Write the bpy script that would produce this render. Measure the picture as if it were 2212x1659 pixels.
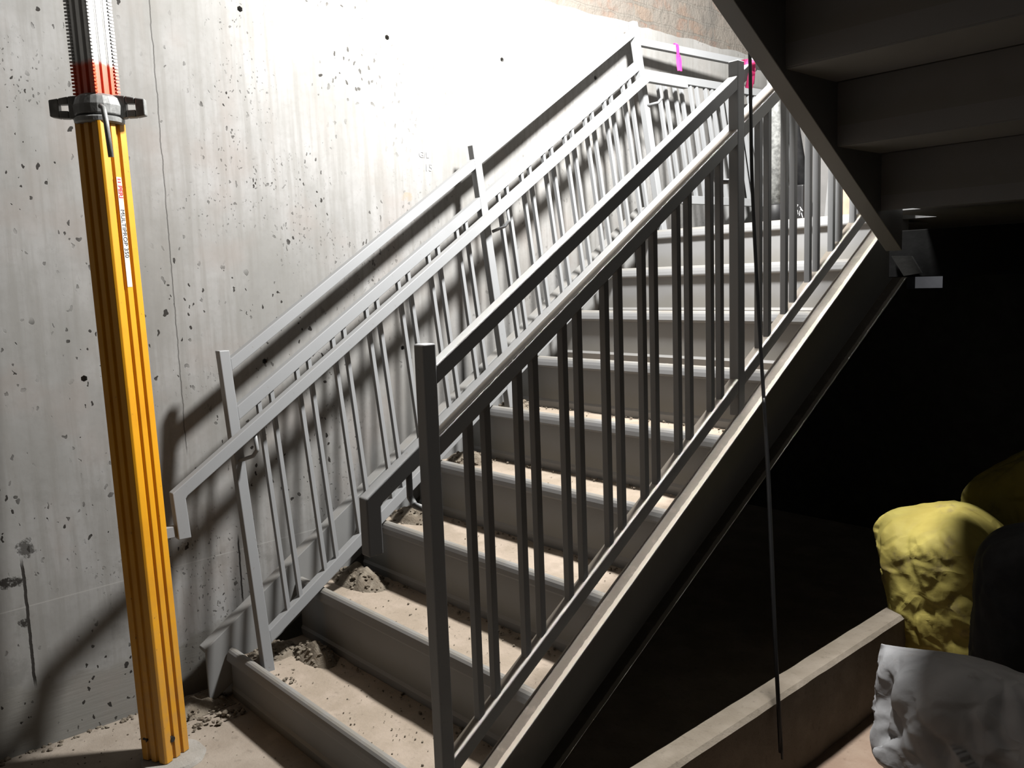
import bpy, bmesh, math, random
from mathutils import Vector, Matrix, noise
random.seed(7)
for o in list(bpy.data.objects): bpy.data.objects.remove(o)
sc = bpy.context.scene
COL = sc.collection
# ------------------------------------------------------------------ camera
CAM = Vector((1.62711, -1.10398, 1.40696))
YAW, PIT, ROL = math.radians(48.2269), math.radians(-7.0063), math.radians(-2.0302)
fw = Vector((-math.sin(YAW)*math.cos(PIT), math.cos(YAW)*math.cos(PIT), math.sin(PIT)))
rt = Vector((math.cos(YAW), math.sin(YAW), 0)); up = rt.cross(fw)
r2 = rt*math.cos(ROL) + up*math.sin(ROL); u2 = up*math.cos(ROL) - rt*math.sin(ROL)
cam = bpy.data.cameras.new('camera'); co = bpy.data.objects.new('camera', cam); COL.objects.link(co)
cam.sensor_width = 36; cam.lens = 36*1832.778/2212; cam.clip_start = 0.02
co.matrix_world = Matrix(((r2.x, u2.x, -fw.x, CAM.x), (r2.y, u2.y, -fw.y, CAM.y), (r2.z, u2.z, -fw.z, CAM.z), (0, 0, 0, 1)))
sc.camera = co
# ------------------------------------------------------------------ world, exposure, lamps
w = bpy.data.worlds.new('world'); sc.world = w; w.use_nodes = True
w.node_tree.nodes['Background'].inputs[0].default_value = (.75, .85, 1, 1)
w.node_tree.nodes['Background'].inputs[1].default_value = 0.0
vs = sc.view_settings; vs.view_transform = 'Standard'; vs.look = 'None'; vs.gamma = 1; vs.exposure = 0.0; vs.use_curve_mapping = False
def lamp(name, kind, loc, power, color=(1, 1, 1), size=.1, to=None, sy=None):
    l = bpy.data.lights.new(name, kind); l.energy = power; l.color = color
    if kind == 'AREA':
        l.size = size
        if sy: l.shape = 'RECTANGLE'; l.size_y = sy
    else: l.shadow_soft_size = size
    o = bpy.data.objects.new(name, l); COL.objects.link(o); o.location = loc
    if to: o.rotation_euler = (Vector(to)-Vector(loc)).to_track_quat('-Z', 'Y').to_euler()
    return o
lamp('work_lamp', 'POINT', (.085, 1.33, 3.12), 960, (1, .985, .96), .12)
sw = lamp('stairwell_lamp', 'AREA', (.218, 1.0, 4.5), 5, (1, .97, .92), .03, (.222, 1.0, 0), 2.6); sw.data.spread = math.radians(5); sw.rotation_euler = (0, 0, 0)
lamp('passage_fill_light', 'AREA', (.2, 4.2, 1.9), 14, (.86, .9, 1), .4, (.2, 5.0, 1.0))  # added unseen light, brightens the wall behind the small opening

H, T = .18, .27555
M = H/T
KL, KR = 1.045, .8925
def px(u, v):
    return fw + r2*((u-1106)/1832.778) - u2*((v-829.5)/1832.778)
def at_plane(u, v, ax, val):
    d = px(u, v); return CAM + d*((val-CAM[ax])/d[ax])

# ------------------------------------------------------------------ materials
def new_mat(name, rough=.6, color=(.5, .5, .5), metal=0., spec=.4):
    m = bpy.data.materials.new(name); m.use_nodes = True
    b = m.node_tree.nodes['Principled BSDF']
    b.inputs['Base Color'].default_value = (*color, 1); b.inputs['Roughness'].default_value = rough
    b.inputs['Metallic'].default_value = metal; b.inputs['Specular IOR Level'].default_value = spec
    return m, m.node_tree.nodes, m.node_tree.links, b
ALB = .65      # overall reflectance level of the dusty site
class NT:
    """tiny node helper"""
    def __init__(s, m, k=1.): s.N = m.node_tree.nodes; s.L = m.node_tree.links; s.k = k*ALB
    def n(s, t, **k):
        o = s.N.new(t)
        for a, v in k.items(): setattr(o, a, v)
        return o
    def inp(s, sock, v):
        if hasattr(v, 'is_output') or hasattr(v, 'links'): s.L.new(v, sock)
        else: sock.default_value = v
    def math(s, op, a, b=None, c=None, clamp=False):
        o = s.n('ShaderNodeMath', operation=op, use_clamp=clamp); s.inp(o.inputs[0], a)
        if b is not None: s.inp(o.inputs[1], b)
        if c is not None: s.inp(o.inputs[2], c)
        return o.outputs[0]
    def ramp(s, v, lo, hi, a=0., b=1., smooth=True):
        o = s.n('ShaderNodeMapRange', interpolation_type='SMOOTHSTEP' if smooth else 'LINEAR')
        s.inp(o.inputs[0], v); o.inputs[1].default_value = lo; o.inputs[2].default_value = hi
        o.inputs[3].default_value = a; o.inputs[4].default_value = b
        return o.outputs[0]
    def mix(s, f, a, b, mode='MIX'):
        o = s.n('ShaderNodeMix', data_type='RGBA', blend_type=mode); s.inp(o.inputs[0], f)
        q = lambda c: (c[0]*s.k, c[1]*s.k, c[2]*s.k, 1) if isinstance(c, tuple) else c
        s.inp(o.inputs[6], q(a)); s.inp(o.inputs[7], q(b))
        return o.outputs[2]
    def pos(s, scale=(1, 1, 1)):
        g = s.n('ShaderNodeNewGeometry'); mp = s.n('ShaderNodeMapping'); mp.inputs['Scale'].default_value = scale
        s.L.new(g.outputs['Position'], mp.inputs[0]); return mp.outputs[0]
    def noise(s, vec, scale, detail=4, rough=.55, dist=0.):
        o = s.n('ShaderNodeTexNoise'); s.L.new(vec, o.inputs['Vector']); o.inputs['Scale'].default_value = scale
        o.inputs['Detail'].default_value = detail; o.inputs['Roughness'].default_value = rough; o.inputs['Distortion'].default_value = dist
        return o.outputs[0]
    def voro(s, vec, scale, feature='F1', rnd=1., out=0):
        o = s.n('ShaderNodeTexVoronoi', feature=feature); s.L.new(vec, o.inputs['Vector']); o.inputs['Scale'].default_value = scale
        o.inputs['Randomness'].default_value = rnd; return o.outputs[out]
    def xyz(s):
        g = s.n('ShaderNodeNewGeometry'); x = s.n('ShaderNodeSeparateXYZ'); s.L.new(g.outputs['Position'], x.inputs[0]); return x.outputs
    def bump(s, h, strength, dist, bsdf):
        o = s.n('ShaderNodeBump'); o.inputs['Strength'].default_value = strength; o.inputs['Distance'].default_value = dist
        s.inp(o.inputs['Height'], h); s.L.new(o.outputs[0], bsdf.inputs['Normal'])

def concrete_wall_mat():
    m, N, L, b = new_mat('cast_concrete', .85, spec=.2); t = NT(m, .64)
    P = t.pos(); X = t.xyz(); y, z = X[1], X[2]
    streak = t.noise(t.pos((1, 26, 1.6)), 1.5, 5, .6)
    blot = t.noise(P, 2.1, 5, .6); fine = t.noise(P, 55, 3, .6)
    c = t.mix(t.ramp(blot, .32, .66), (.43, .425, .405), (.575, .57, .56))
    c = t.mix(t.ramp(streak, .42, .66, 0, .6), c, (.385, .375, .35))
    big = t.noise(t.pos((1, 1.2, .7)), 1.3, 6, .65)
    c = t.mix(t.ramp(big, .50, .64, 0, .5), c, (.37, .365, .345))
    c = t.mix(t.ramp(t.noise(t.pos((1, 9, 1)), 1.1, 4), .55, .7, 0, .4), c, (.46, .43, .40))
    cloud = t.math('MULTIPLY', t.ramp(t.noise(P, 5.5, 6, .7), .54, .66), t.ramp(t.xyz()[2], .3, 1.3, 1, .25))
    c = t.mix(t.math('MULTIPLY', cloud, .55), c, (.31, .305, .285))
    c = t.mix(t.ramp(fine, .45, .7, 0, .18), c, (.34, .33, .31))
    # bug holes, small and large, clustered by a broad mask
    mask = t.ramp(t.noise(P, 3.3, 3), .46, .60)
    wob = t.n('ShaderNodeVectorMath', operation='ADD'); nz = t.n('ShaderNodeTexNoise'); L.new(P, nz.inputs['Vector']); nz.inputs['Scale'].default_value = 34
    sclv = t.n('ShaderNodeVectorMath', operation='SCALE'); L.new(nz.outputs['Color'], sclv.inputs[0]); sclv.inputs['Scale'].default_value = .034
    L.new(P, wob.inputs[0]); L.new(sclv.outputs[0], wob.inputs[1]); PW = wob.outputs[0]
    mp = t.n('ShaderNodeMapping'); mp.inputs['Scale'].default_value = (1, 1.3, .75); L.new(PW, mp.inputs[0]); PW2 = mp.outputs[0]
    def pits(scale, thr, keep, soft):
        v = t.n('ShaderNodeTexVoronoi'); L.new(PW2, v.inputs['Vector']); v.inputs['Scale'].default_value = scale
        sp = t.n('ShaderNodeSeparateColor'); L.new(v.outputs['Color'], sp.inputs[0])
        rad = t.math('MULTIPLY', t.ramp(sp.outputs[0], keep, 1., 0, 1, False), thr)
        return t.ramp(t.math('SUBTRACT', rad, v.outputs['Distance']), 0, soft)
    p1 = t.math('MULTIPLY', pits(38, .34, .55, .03), mask)
    p2 = pits(15, .17, .72, .025)
    p3 = t.math('MULTIPLY', pits(95, .40, .60, .05), t.ramp(t.noise(P, 2.2, 2), .5, .62))
    pit = t.math('MULTIPLY', t.math('MAXIMUM', t.math('MAXIMUM', p1, p2), t.math('MULTIPLY', p3, .6)), t.ramp(y, .5, 1.1, 1, .3))
    # formwork joints (vertical hair lines that wander a little)
    wander = t.math('MULTIPLY', t.math('SUBTRACT', t.noise(t.pos((0, 0, 1)), 14, 4), .5), .014)
    def vline(y0, wd, z0, z1):
        d = t.math('ABSOLUTE', t.math('ADD', t.math('SUBTRACT', y, y0), wander))
        l = t.ramp(d, wd*.5, wd, 1, 0)
        return t.math('MULTIPLY', l, t.math('MULTIPLY', t.ramp(z, z0-.02, z0+.02), t.ramp(z, z1-.02, z1+.02, 1, 0)))
    ln = t.math('MULTIPLY', vline(-.033, .0026, .86, 3.), .6)
    ln = t.math('MAXIMUM', ln, vline(-.56, .0055, .21, .60))
    ln = t.math('MAXIMUM', ln, vline(.125, .004, .28, .52))
    ln = t.math('MAXIMUM', ln, t.math('MULTIPLY', vline(.15, .003, .5, 1.1), .4))
    # chipped patches beside the joint
    def patch(y0, z0, ry, rz, a=1.):
        dy = t.math('DIVIDE', t.math('SUBTRACT', y, y0), ry); dz = t.math('DIVIDE', t.math('SUBTRACT', z, z0), rz)
        d = t.math('ADD', t.math('MULTIPLY', dy, dy), t.math('MULTIPLY', dz, dz))
        d = t.math('ADD', d, t.math('MULTIPLY', t.math('SUBTRACT', t.noise(P, 30, 6, .8), .5), 5.0))
        return t.math('MULTIPLY', t.ramp(d, .25, .9, 1, 0), a)
    for q in ((-.60, .545, .05, .018), (-.57, .41, .018, .016), (-.545, .64, .03, .03, .8)): ln = t.math('MAXIMUM', ln, patch(*q))
    # rust mark and faint pale scuffs
    c = t.mix(patch(.94, 1.755, .03, .022, .45), c, (.52, .38, .20))
    # trowelled mortar skim at the foot of the wall
    foot = t.ramp(t.math('ADD', z, t.math('MULTIPLY', t.math('SUBTRACT', t.noise(P, 5, 4), .5), .22)), .20, .23, 1, 0)
    c = t.mix(foot, c, (.40, .39, .36))
    ridge = t.math('MULTIPLY', t.noise(t.pos((1, 3, 40)), 2, 4), foot)
    wave = t.ramp(t.noise(t.pos((1, 1.3, 11)), 2.2, 3), .60, .64)
    c = t.mix(t.ramp(t.noise(P, 4, 3), .5, .7, 0, .35), c, (.46, .40, .36))
    # cement tide line
    tl = t.ramp(t.math('ABSOLUTE', t.math('SUBTRACT', z, t.math('ADD', .472, t.math('MULTIPLY', y, .02)))), .001, .003, .55, 0)
    c = t.mix(tl, c, (.66, .65, .62))
    dark = t.math('MAXIMUM', pit, ln)
    c = t.mix(dark, c, (.05, .045, .04))
    L.new(c, b.inputs['Base Color'])
    hgt = t.math('SUBTRACT', t.math('ADD', t.math('MULTIPLY', fine, .12), t.math('ADD', t.math('MULTIPLY', ridge, .5), t.math('MULTIPLY', t.noise(P, 9, 5), .3))), dark)
    t.bump(hgt, .5, .0035, b)
    return m
def brick_mat():
    m, N, L, b = new_mat('old_brick', .9, spec=.15); t = NT(m, .42)
    P = t.pos(); g = t.n('ShaderNodeNewGeometry'); sx = t.n('ShaderNodeSeparateXYZ'); L.new(g.outputs['Position'], sx.inputs[0])
    cb = t.n('ShaderNodeCombineXYZ'); L.new(t.math('ADD', sx.outputs[1], sx.outputs[0]), cb.inputs[0]); L.new(sx.outputs[2], cb.inputs[1])
    wv = t.n('ShaderNodeVectorMath', operation='ADD'); nz = t.n('ShaderNodeTexNoise'); L.new(P, nz.inputs['Vector']); nz.inputs['Scale'].default_value = 9
    sc_ = t.n('ShaderNodeVectorMath', operation='SCALE'); L.new(nz.outputs['Color'], sc_.inputs[0]); sc_.inputs['Scale'].default_value = .035
    L.new(cb.outputs[0], wv.inputs[0]); L.new(sc_.outputs[0], wv.inputs[1])
    br = t.n('ShaderNodeTexBrick'); L.new(wv.outputs[0], br.inputs['Vector'])
    br.inputs['Scale'].default_value = 1; br.inputs['Brick Width'].default_value = .23; br.inputs['Row Height'].default_value = .078; br.inputs['Mortar Size'].default_value = .007
    br.inputs['Color1'].default_value = (.13, .07, .05, 1); br.inputs['Color2'].default_value = (.135, .10, .075, 1); br.inputs['Mortar'].default_value = (.09, .08, .068, 1)
    c = t.mix(t.ramp(t.noise(P, 6, 5, .65), .36, .52, .35, .95), br.outputs[0], (.44, .40, .35))
    c = t.mix(t.ramp(t.noise(P, 17, 4, .6), .66, .74, 0, .85), c, (.16, .13, .11))
    c = t.mix(t.ramp(t.noise(P, 3.1, 3), .62, .7, 0, .6), c, (.40, .24, .17))
    c = t.mix(t.ramp(t.noise(P, 2.3, 4), .56, .66, 0, .6), c, (.30, .285, .26))
    L.new(c, b.inputs['Base Color'])
    t.bump(t.math('ADD', t.math('MULTIPLY', br.outputs[1], -.6), t.noise(P, 16, 5, .65)), .8, .02, b)
    return m
def paint_mat(name='grey_primer', col=(.44, .445, .44), dust=.35, dcol=(.48, .41, .33), rough=.5):
    m, N, L, b = new_mat(name, rough, spec=.35); t = NT(m, .62); P = t.pos()
    g = t.n('ShaderNodeNewGeometry'); sx = t.n('ShaderNodeSeparateXYZ'); L.new(g.outputs['Normal'], sx.inputs[0])
    upf = t.ramp(sx.outputs[2], .35, .9, 0, 1)
    dz = t.math('MULTIPLY', upf, t.ramp(t.noise(P, 14, 5, .6), .35, .7, .3, 1.))
    c = t.mix(t.ramp(t.noise(P, 7, 4), .4, .7, 0, .35), col, tuple(v*.88 for v in col))
    c = t.mix(t.math('MULTIPLY', dz, dust), c, dcol)
    c = t.mix(t.ramp(t.noise(P, 60, 2), .70, .78, 0, .4), c, (.28, .24, .2))
    L.new(c, b.inputs['Base Color'])
    return m
def flange_mat():
    m, N, L, b = new_mat('dusty_stringer', .6, spec=.3); t = NT(m, .62); P = t.pos(); X = t.xyz()
    g = t.n('ShaderNodeNewGeometry'); sx = t.n('ShaderNodeSeparateXYZ'); L.new(g.outputs['Normal'], sx.inputs[0])
    upf = t.ramp(sx.outputs[2], .35, .8, 0, 1)
    c = t.mix(t.ramp(t.noise(P, 7, 4), .4, .7, 0, .35), (.40, .40, .385), (.35, .35, .335))
    edge = t.math('ADD', t.math('ABSOLUTE', t.math('SUBTRACT', X[0], .186)), t.math('MULTIPLY', t.math('SUBTRACT', t.noise(P, 60, 3), .5), .006))
    grime = t.math('MULTIPLY', t.ramp(edge, .0165, .0185, 1, 0), t.ramp(t.noise(P, 22, 5, .7), .25, .5, .75, 1))
    d = t.mix(grime, (.50, .45, .37), (.125, .102, .075))
    c = t.mix(t.math('MULTIPLY', upf, .92), c, d)
    L.new(c, b.inputs['Base Color']); t.bump(t.noise(P, 70, 3), .15, .003, b)
    return m
def ledge_mat():
    """rail tops nobody touches: brown grime, rubbed clean along the outer edge"""
    m, N, L, b = new_mat('grimy_rail', .5, spec=.35); t = NT(m, .62); P = t.pos(); X = t.xyz()
    g = t.n('ShaderNodeNewGeometry'); sx = t.n('ShaderNodeSeparateXYZ'); L.new(g.outputs['Normal'], sx.inputs[0])
    upf = t.ramp(sx.outputs[2], .5, .8, 0, 1)
    c = t.mix(t.ramp(t.noise(P, 7, 4), .4, .7, 0, .35), (.47, .475, .47), (.41, .415, .41))
    e = t.math('ADD', X[0], t.math('MULTIPLY', t.math('SUBTRACT', t.noise(P, 70, 3), .5), .004))
    grime = t.math('MULTIPLY', t.ramp(e, .1655, .1675, 1, 0), t.ramp(t.noise(P, 20, 5, .7), .25, .5, .8, 1))
    d = t.mix(grime, (.60, .57, .52), (.24, .20, .155))
    L.new(t.mix(t.math('MULTIPLY', upf, .95), c, d), b.inputs['Base Color'])
    return m
def riser_mat():
    m, N, L, b = new_mat('grey_primer_scuffed', .5, spec=.35); t = NT(m, .62); P = t.pos(); X = t.xyz()
    fr = t.math('FRACT', t.math('DIVIDE', X[2], H))
    low = t.ramp(t.math('ADD', fr, t.math('MULTIPLY', t.noise(P, 12, 4), .35)), .25, .62, 1, 0)
    c = t.mix(t.ramp(t.noise(P, 5, 4), .4, .7, 0, .3), (.435, .44, .445), (.38, .385, .39))
    c = t.mix(t.math('MULTIPLY', low, .5), c, (.315, .305, .26))
    g = t.n('ShaderNodeNewGeometry'); sx = t.n('ShaderNodeSeparateXYZ'); L.new(g.outputs['Normal'], sx.inputs[0])
    c = t.mix(t.math('MULTIPLY', t.ramp(sx.outputs[2], .25, .9), t.ramp(t.noise(P, 16, 4), .3, .6, .35, .8)), c, (.40, .37, .315))
    L.new(c, b.inputs['Base Color'])
    return m
def dirt_mat(name, a, bcol, sc_=9, kk=.68):
    m, N, L, b = new_mat(name, .95, spec=.1); t = NT(m, kk); P = t.pos()
    c = t.mix(t.ramp(t.noise(P, sc_, 5, .6), .35, .68), a, bcol)
    c = t.mix(t.ramp(t.noise(P, sc_*6, 3, .6), .58, .72, 0, .45), c, tuple(v*.62 for v in a))
    c = t.mix(t.ramp(t.noise(P, sc_*.5, 3), .60, .66, 0, .4), c, tuple(min(1, v*1.18) for v in bcol))
    L.new(c, b.inputs['Base Color']); t.bump(t.noise(P, sc_*8, 5, .7), .5, .006, b)
    return m
def film_mat(name, a, bcol, dirt):
    m, N, L, b = new_mat(name, .7, spec=.15); t = NT(m); P = t.pos()
    c = t.mix(t.ramp(t.noise(P, 5, 4), .35, .68), a, bcol)
    c = t.mix(t.ramp(t.noise(P, 9, 5, .65), .56, .68, 0, .7), c, dirt)
    L.new(c, b.inputs['Base Color'])
    v = t.n('ShaderNodeTexVoronoi', feature='DISTANCE_TO_EDGE'); v.inputs['Scale'].default_value = 9
    wv = t.n('ShaderNodeVectorMath', operation='ADD'); nz = t.n('ShaderNodeTexNoise'); L.new(P, nz.inputs['Vector']); nz.inputs['Scale'].default_value = 6
    s2 = t.n('ShaderNodeVectorMath', operation='SCALE'); L.new(nz.outputs['Color'], s2.inputs[0]); s2.inputs['Scale'].default_value = .16
    L.new(P, wv.inputs[0]); L.new(s2.outputs[0], wv.inputs[1]); L.new(wv.outputs[0], v.inputs['Vector'])
    t.bump(t.math('ADD', t.ramp(v.outputs['Distance'], 0, .22), t.math('MULTIPLY', t.noise(P, 11, 4, .6), .8)), .4, .009, b)
    return m
def simple(name, col, rough=.6, metal=0., spec=.4, var=.15, sc_=18, bump=.15):
    m, N, L, b = new_mat(name, rough, col, metal, spec); t = NT(m); P = t.pos()
    c = t.mix(t.ramp(t.noise(P, sc_, 4), .35, .7, 0, 1), tuple(v*(1-var) for v in col), tuple(min(1, v*(1+var)) for v in col))
    L.new(c, b.inputs['Base Color'])
    if bump: t.bump(t.noise(P, sc_*3, 4), bump, .004, b)
    return m
def inner_tube_mat():
    m, N, L, b = new_mat('bare_aluminium_red_band', .34, (.6, .6, .6), .75, .5); t = NT(m); P = t.pos(); X = t.xyz()
    e = t.math('ADD', X[2], t.math('MULTIPLY', t.math('SUBTRACT', t.noise(P, 40, 3), .5), .02))
    f = t.ramp(e, 2.040, 2.060, 1, 0)
    c = t.mix(t.ramp(t.noise(P, 16, 3), .4, .7), (.62, .62, .61), (.50, .50, .49))
    L.new(t.mix(f, c, (.75, .085, .015)), b.inputs['Base Color'])
    L.new(t.math('MULTIPLY', t.math('SUBTRACT', 1., f), .75), b.inputs['Metallic'])
    return m
def yellow_mat():
    m, N, L, b = new_mat('yellow_powder_coat', .42, spec=.45); t = NT(m); P = t.pos(); X = t.xyz()
    c = t.mix(t.ramp(t.noise(P, 8, 4), .4, .7), (.80, .37, .010), (.72, .32, .009))
    low = t.math('MULTIPLY', t.ramp(X[2], .0, .85, 1, 0), t.ramp(t.noise(P, 30, 4), .3, .7, .35, 1))
    c = t.mix(t.math('MULTIPLY', low, .6), c, (.50, .28, .10))
    c = t.mix(t.ramp(t.noise(P, 75, 2), .70, .78, 0, .7), c, (.17, .09, .03))
    L.new(c, b.inputs['Base Color']); return m

MT = dict(wall=concrete_wall_mat(), brick=brick_mat(), paint=paint_mat(), rail=paint_mat('rail_primer', (.455, .468, .48), .25, (.55, .51, .46)),
          riser=riser_mat(), flange=flange_mat(), ledge=ledge_mat(),
          tread=dirt_mat('tread_dust', (.50, .415, .325), (.60, .50, .405)), floor=dirt_mat('dusty_floor', (.44, .37, .30), (.54, .465, .385), 6),
          rubble=dirt_mat('rubble', (.26, .215, .165), (.42, .365, .29), 26), floor2=dirt_mat('earthy_floor', (.42, .30, .225), (.50, .38, .29), 8),
          slab=dirt_mat('raw_slab', (.30, .255, .20), (.36, .31, .25), 10), yellow=yellow_mat(), tube=inner_tube_mat(),
          galv=simple('galvanised_steel', (.27, .275, .27), .5, .3, .5, .25, 30), galvl=simple('galvanised_pipe', (.42, .43, .42), .5, .3, .5, .35, 40),
          black=simple('black_rubber', (.012, .012, .013), .55, var=.2, bump=.05), darkst=simple('dark_steel', (.02, .02, .021), .85, 0., .1, var=.3), beam=simple('darkened_beam', (.007, .007, .007), .9, 0., .05),  # beam: colour lowered to near-black, putting shade where the lamp reaches it
          gusset=simple('darkened_plate', (.012, .012, .011), .8, 0., .1), pink=simple('pink_tape', (.92, .03, .22), .5, var=.1, bump=0), white=simple('white_sheet', (.80, .80, .80), .6, var=.04, bump=0),  # gusset: shade put into its colour against the stairwell light striking it
          red=simple('red_print', (.62, .03, .05), .6, var=.05, bump=0), ink=simple('black_print', (.02, .02, .02), .6, var=.05, bump=0),
          pencil=simple('pencil_grey', (.38, .38, .38), .8, var=.2, bump=0), plaster=simple('painted_plaster', (.36, .35, .34), .8, var=.1, sc_=6),
          wsack=film_mat('woven_white_sack', (.50, .50, .515), (.60, .605, .62), (.42, .40, .38)), ysack=film_mat('yellow_sack_film', (.36, .29, .07), (.48, .41, .11), (.25, .195, .09)),
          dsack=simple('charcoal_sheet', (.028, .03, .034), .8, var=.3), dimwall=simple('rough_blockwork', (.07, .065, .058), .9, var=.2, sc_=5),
          peach=simple('peach_board', (.55, .36, .26), .8), darkgrey=simple('dark_grey_wall', (.06, .06, .06), .9))  # last entry: even dark grey for the wall under the landing
# ------------------------------------------------------------------ mesh helpers
def hexa(bm, c):
    """c: 8 corners, 0-3 one end loop, 4-7 the other"""
    v = [bm.verts.new(p) for p in c]
    for f in ((3, 2, 1, 0), (4, 5, 6, 7), (0, 1, 5, 4), (1, 2, 6, 5), (2, 3, 7, 6), (3, 0, 4, 7)): bm.faces.new([v[i] for i in f])
def box(bm, x0, x1, y0, y1, z0, z1):
    hexa(bm, [(x0, y0, z0), (x0, y1, z0), (x0, y1, z1), (x0, y0, z1), (x1, y0, z0), (x1, y1, z0), (x1, y1, z1), (x1, y0, z1)])
def prism(bm, prof, f0, f1):
    """profile loop mapped by two functions to two end loops"""
    a = [bm.verts.new(f0(p)) for p in prof]; b = [bm.verts.new(f1(p)) for p in prof]; n = len(prof)
    for i in range(n): bm.faces.new((a[i], a[(i+1) % n], b[(i+1) % n], b[i]))
    bm.faces.new(a[::-1]); bm.faces.new(b)
def tube(bm, pts, r, seg=10, caps=True):
    pts = [Vector(p) for p in pts]; rings = []; n = len(pts); ref = None
    for i, p in enumerate(pts):
        d = (pts[min(i+1, n-1)]-pts[max(i-1, 0)]).normalized()
        if ref is None: ref = d.orthogonal().normalized()
        a = (ref - d*ref.dot(d)).normalized(); ref = a; b = d.cross(a)
        rr = r[i] if isinstance(r, (list, tuple)) else r
        rings.append([bm.verts.new(p + (a*math.cos(2*math.pi*k/seg) + b*math.sin(2*math.pi*k/seg))*rr) for k in range(seg)])
    for i in range(n-1):
        for k in range(seg): bm.faces.new((rings[i][k], rings[i][(k+1) % seg], rings[i+1][(k+1) % seg], rings[i+1][k]))
    if caps: bm.faces.new(rings[0][::-1]); bm.faces.new(rings[-1])
def smooth_path(pts, n=8):
    pts = [Vector(p) for p in pts]; out = []
    for i in range(len(pts)-1):
        p0, p1, p2, p3 = pts[max(i-1, 0)], pts[i], pts[i+1], pts[min(i+2, len(pts)-1)]
        for k in range(n):
            t = k/n; out.append(.5*((2*p1)+(p2-p0)*t+(2*p0-5*p1+4*p2-p3)*t*t+(3*p1-p0-3*p2+p3)*t**3))
    return out + [pts[-1]]
def lathe(bm, prof, c, seg=28, ax=None):
    c = Vector(c); R = ax or Matrix.Identity(3); rings = []
    for r, z in prof: rings.append([bm.verts.new(c + R @ Vector((r*math.cos(2*math.pi*k/seg), r*math.sin(2*math.pi*k/seg), z))) for k in range(seg)])
    for i in range(len(prof)-1):
        for k in range(seg): bm.faces.new((rings[i][k], rings[i][(k+1) % seg], rings[i+1][(k+1) % seg], rings[i+1][k]))
    bm.faces.new(rings[0][::-1]); bm.faces.new(rings[-1])
def obj(name, bm, mat, parent=None, bevel=0., smooth=False, kind=None, label=None):
    bmesh.ops.recalc_face_normals(bm, faces=bm.faces[:])
    me = bpy.data.meshes.new(name); bm.to_mesh(me); bm.free()
    o = bpy.data.objects.new(name, me); COL.objects.link(o); me.materials.append(MT[mat] if isinstance(mat, str) else mat)
    if smooth:
        for p in me.polygons: p.use_smooth = True
    if bevel:
        b = o.modifiers.new('bevel', 'BEVEL'); b.width = bevel; b.segments = 2; b.limit_method = 'ANGLE'; b.angle_limit = math.radians(40)
    if parent: 
        o.parent = parent; o.matrix_parent_inverse = Matrix.Translation(-parent.location)
    if kind: o['kind'] = kind
    if label: o['label'] = label
    return o
def thing(name, label, cat, loc, group=None):
    o = bpy.data.objects.new(name, None); COL.objects.link(o); o.location = loc; o.empty_display_size = .05
    o['label'] = label; o['category'] = cat
    if group: o['group'] = group
    return o
def tag(o, label, cat, group=None, kind=None):
    o['label'] = label; o['category'] = cat
    if group: o['group'] = group
    if kind: o['kind'] = kind
    return o
def B(): return bmesh.new()
def text_mesh(name, body, size, mat, mtx, parent=None, depth=.0006, bold=0.):
    cu = bpy.data.curves.new(name, 'FONT'); cu.body = body; cu.size = size; cu.extrude = depth; cu.offset = bold; cu.align_x = 'LEFT'; cu.align_y = 'CENTER'
    tmp = bpy.data.objects.new(name+'_tmp', cu); COL.objects.link(tmp)
    bpy.context.view_layer.update()
    me = bpy.data.meshes.new_from_object(tmp.evaluated_get(bpy.context.evaluated_depsgraph_get()))
    bpy.data.objects.remove(tmp); me.transform(mtx); me.name = name
    o = bpy.data.objects.new(name, me); COL.objects.link(o); me.materials.clear(); me.materials.append(MT[mat])
    if parent: o.parent = parent; o.matrix_parent_inverse = Matrix.Translation(-parent.location)
    return o
# ------------------------------------------------------------------ setting
WX = -1.26
# concrete wall, crumbly upper edge, real recessed tie holes
TIES = [(y0, z0) for z0 in (1.145, 2.368) for y0 in (-.334, .276, .882, 1.484, 2.09)]
bm = B()
ys = [-3.2+.05*i for i in range(143)]
top = [2.665 + .016*noise.noise(Vector((y*5, 0, 0))) + .010*noise.noise(Vector((y*23, 3, 0))) for y in ys]
fv = [(bm.verts.new((WX, y, 0)), bm.verts.new((WX, y, zt)), bm.verts.new((WX-.05, y, zt+.012)), bm.verts.new((WX-.2, y, zt+.012)), bm.verts.new((WX-.2, y, 0))) for y, zt in zip(ys, top)]
for i in range(len(ys)-1):
    for k in range(5):
        bm.faces.new((fv[i][k], fv[i+1][k], fv[i+1][(k+1) % 5], fv[i][(k+1) % 5]))
bm.faces.new(fv[0][::-1]); bm.faces.new(fv[-1])
wall = obj('wall_left', bm, 'wall', kind='structure')
bm = B()
for y0, z0 in TIES:
    R = Matrix.Rotation(math.radians(90), 3, 'Y')
    lathe(bm, [(.0105, -.02), (.0105, .03)], (WX, y0, z0), 6, R)
cut = obj('tie_cutter', bm, 'darkgrey')
md = wall.modifiers.new('ties', 'BOOLEAN'); md.object = cut; md.operation = 'DIFFERENCE'; md.solver = 'EXACT'
bpy.context.view_layer.update()
me = bpy.data.meshes.new_from_object(wall.evaluated_get(bpy.context.evaluated_depsgraph_get()))
wall.modifiers.clear(); wall.data = me; bpy.data.objects.remove(cut)
bm = B(); box(bm, WX-.25, WX-.035, -3.2, 4.1, 2.6, 4.6); obj('wall_upper', bm, 'brick', kind='structure')
bm = B(); box(bm, WX, 2.7, 3.9, 4.05, 1.45, 4.6); obj('wall_back', bm, 'plaster', kind='structure')
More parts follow.
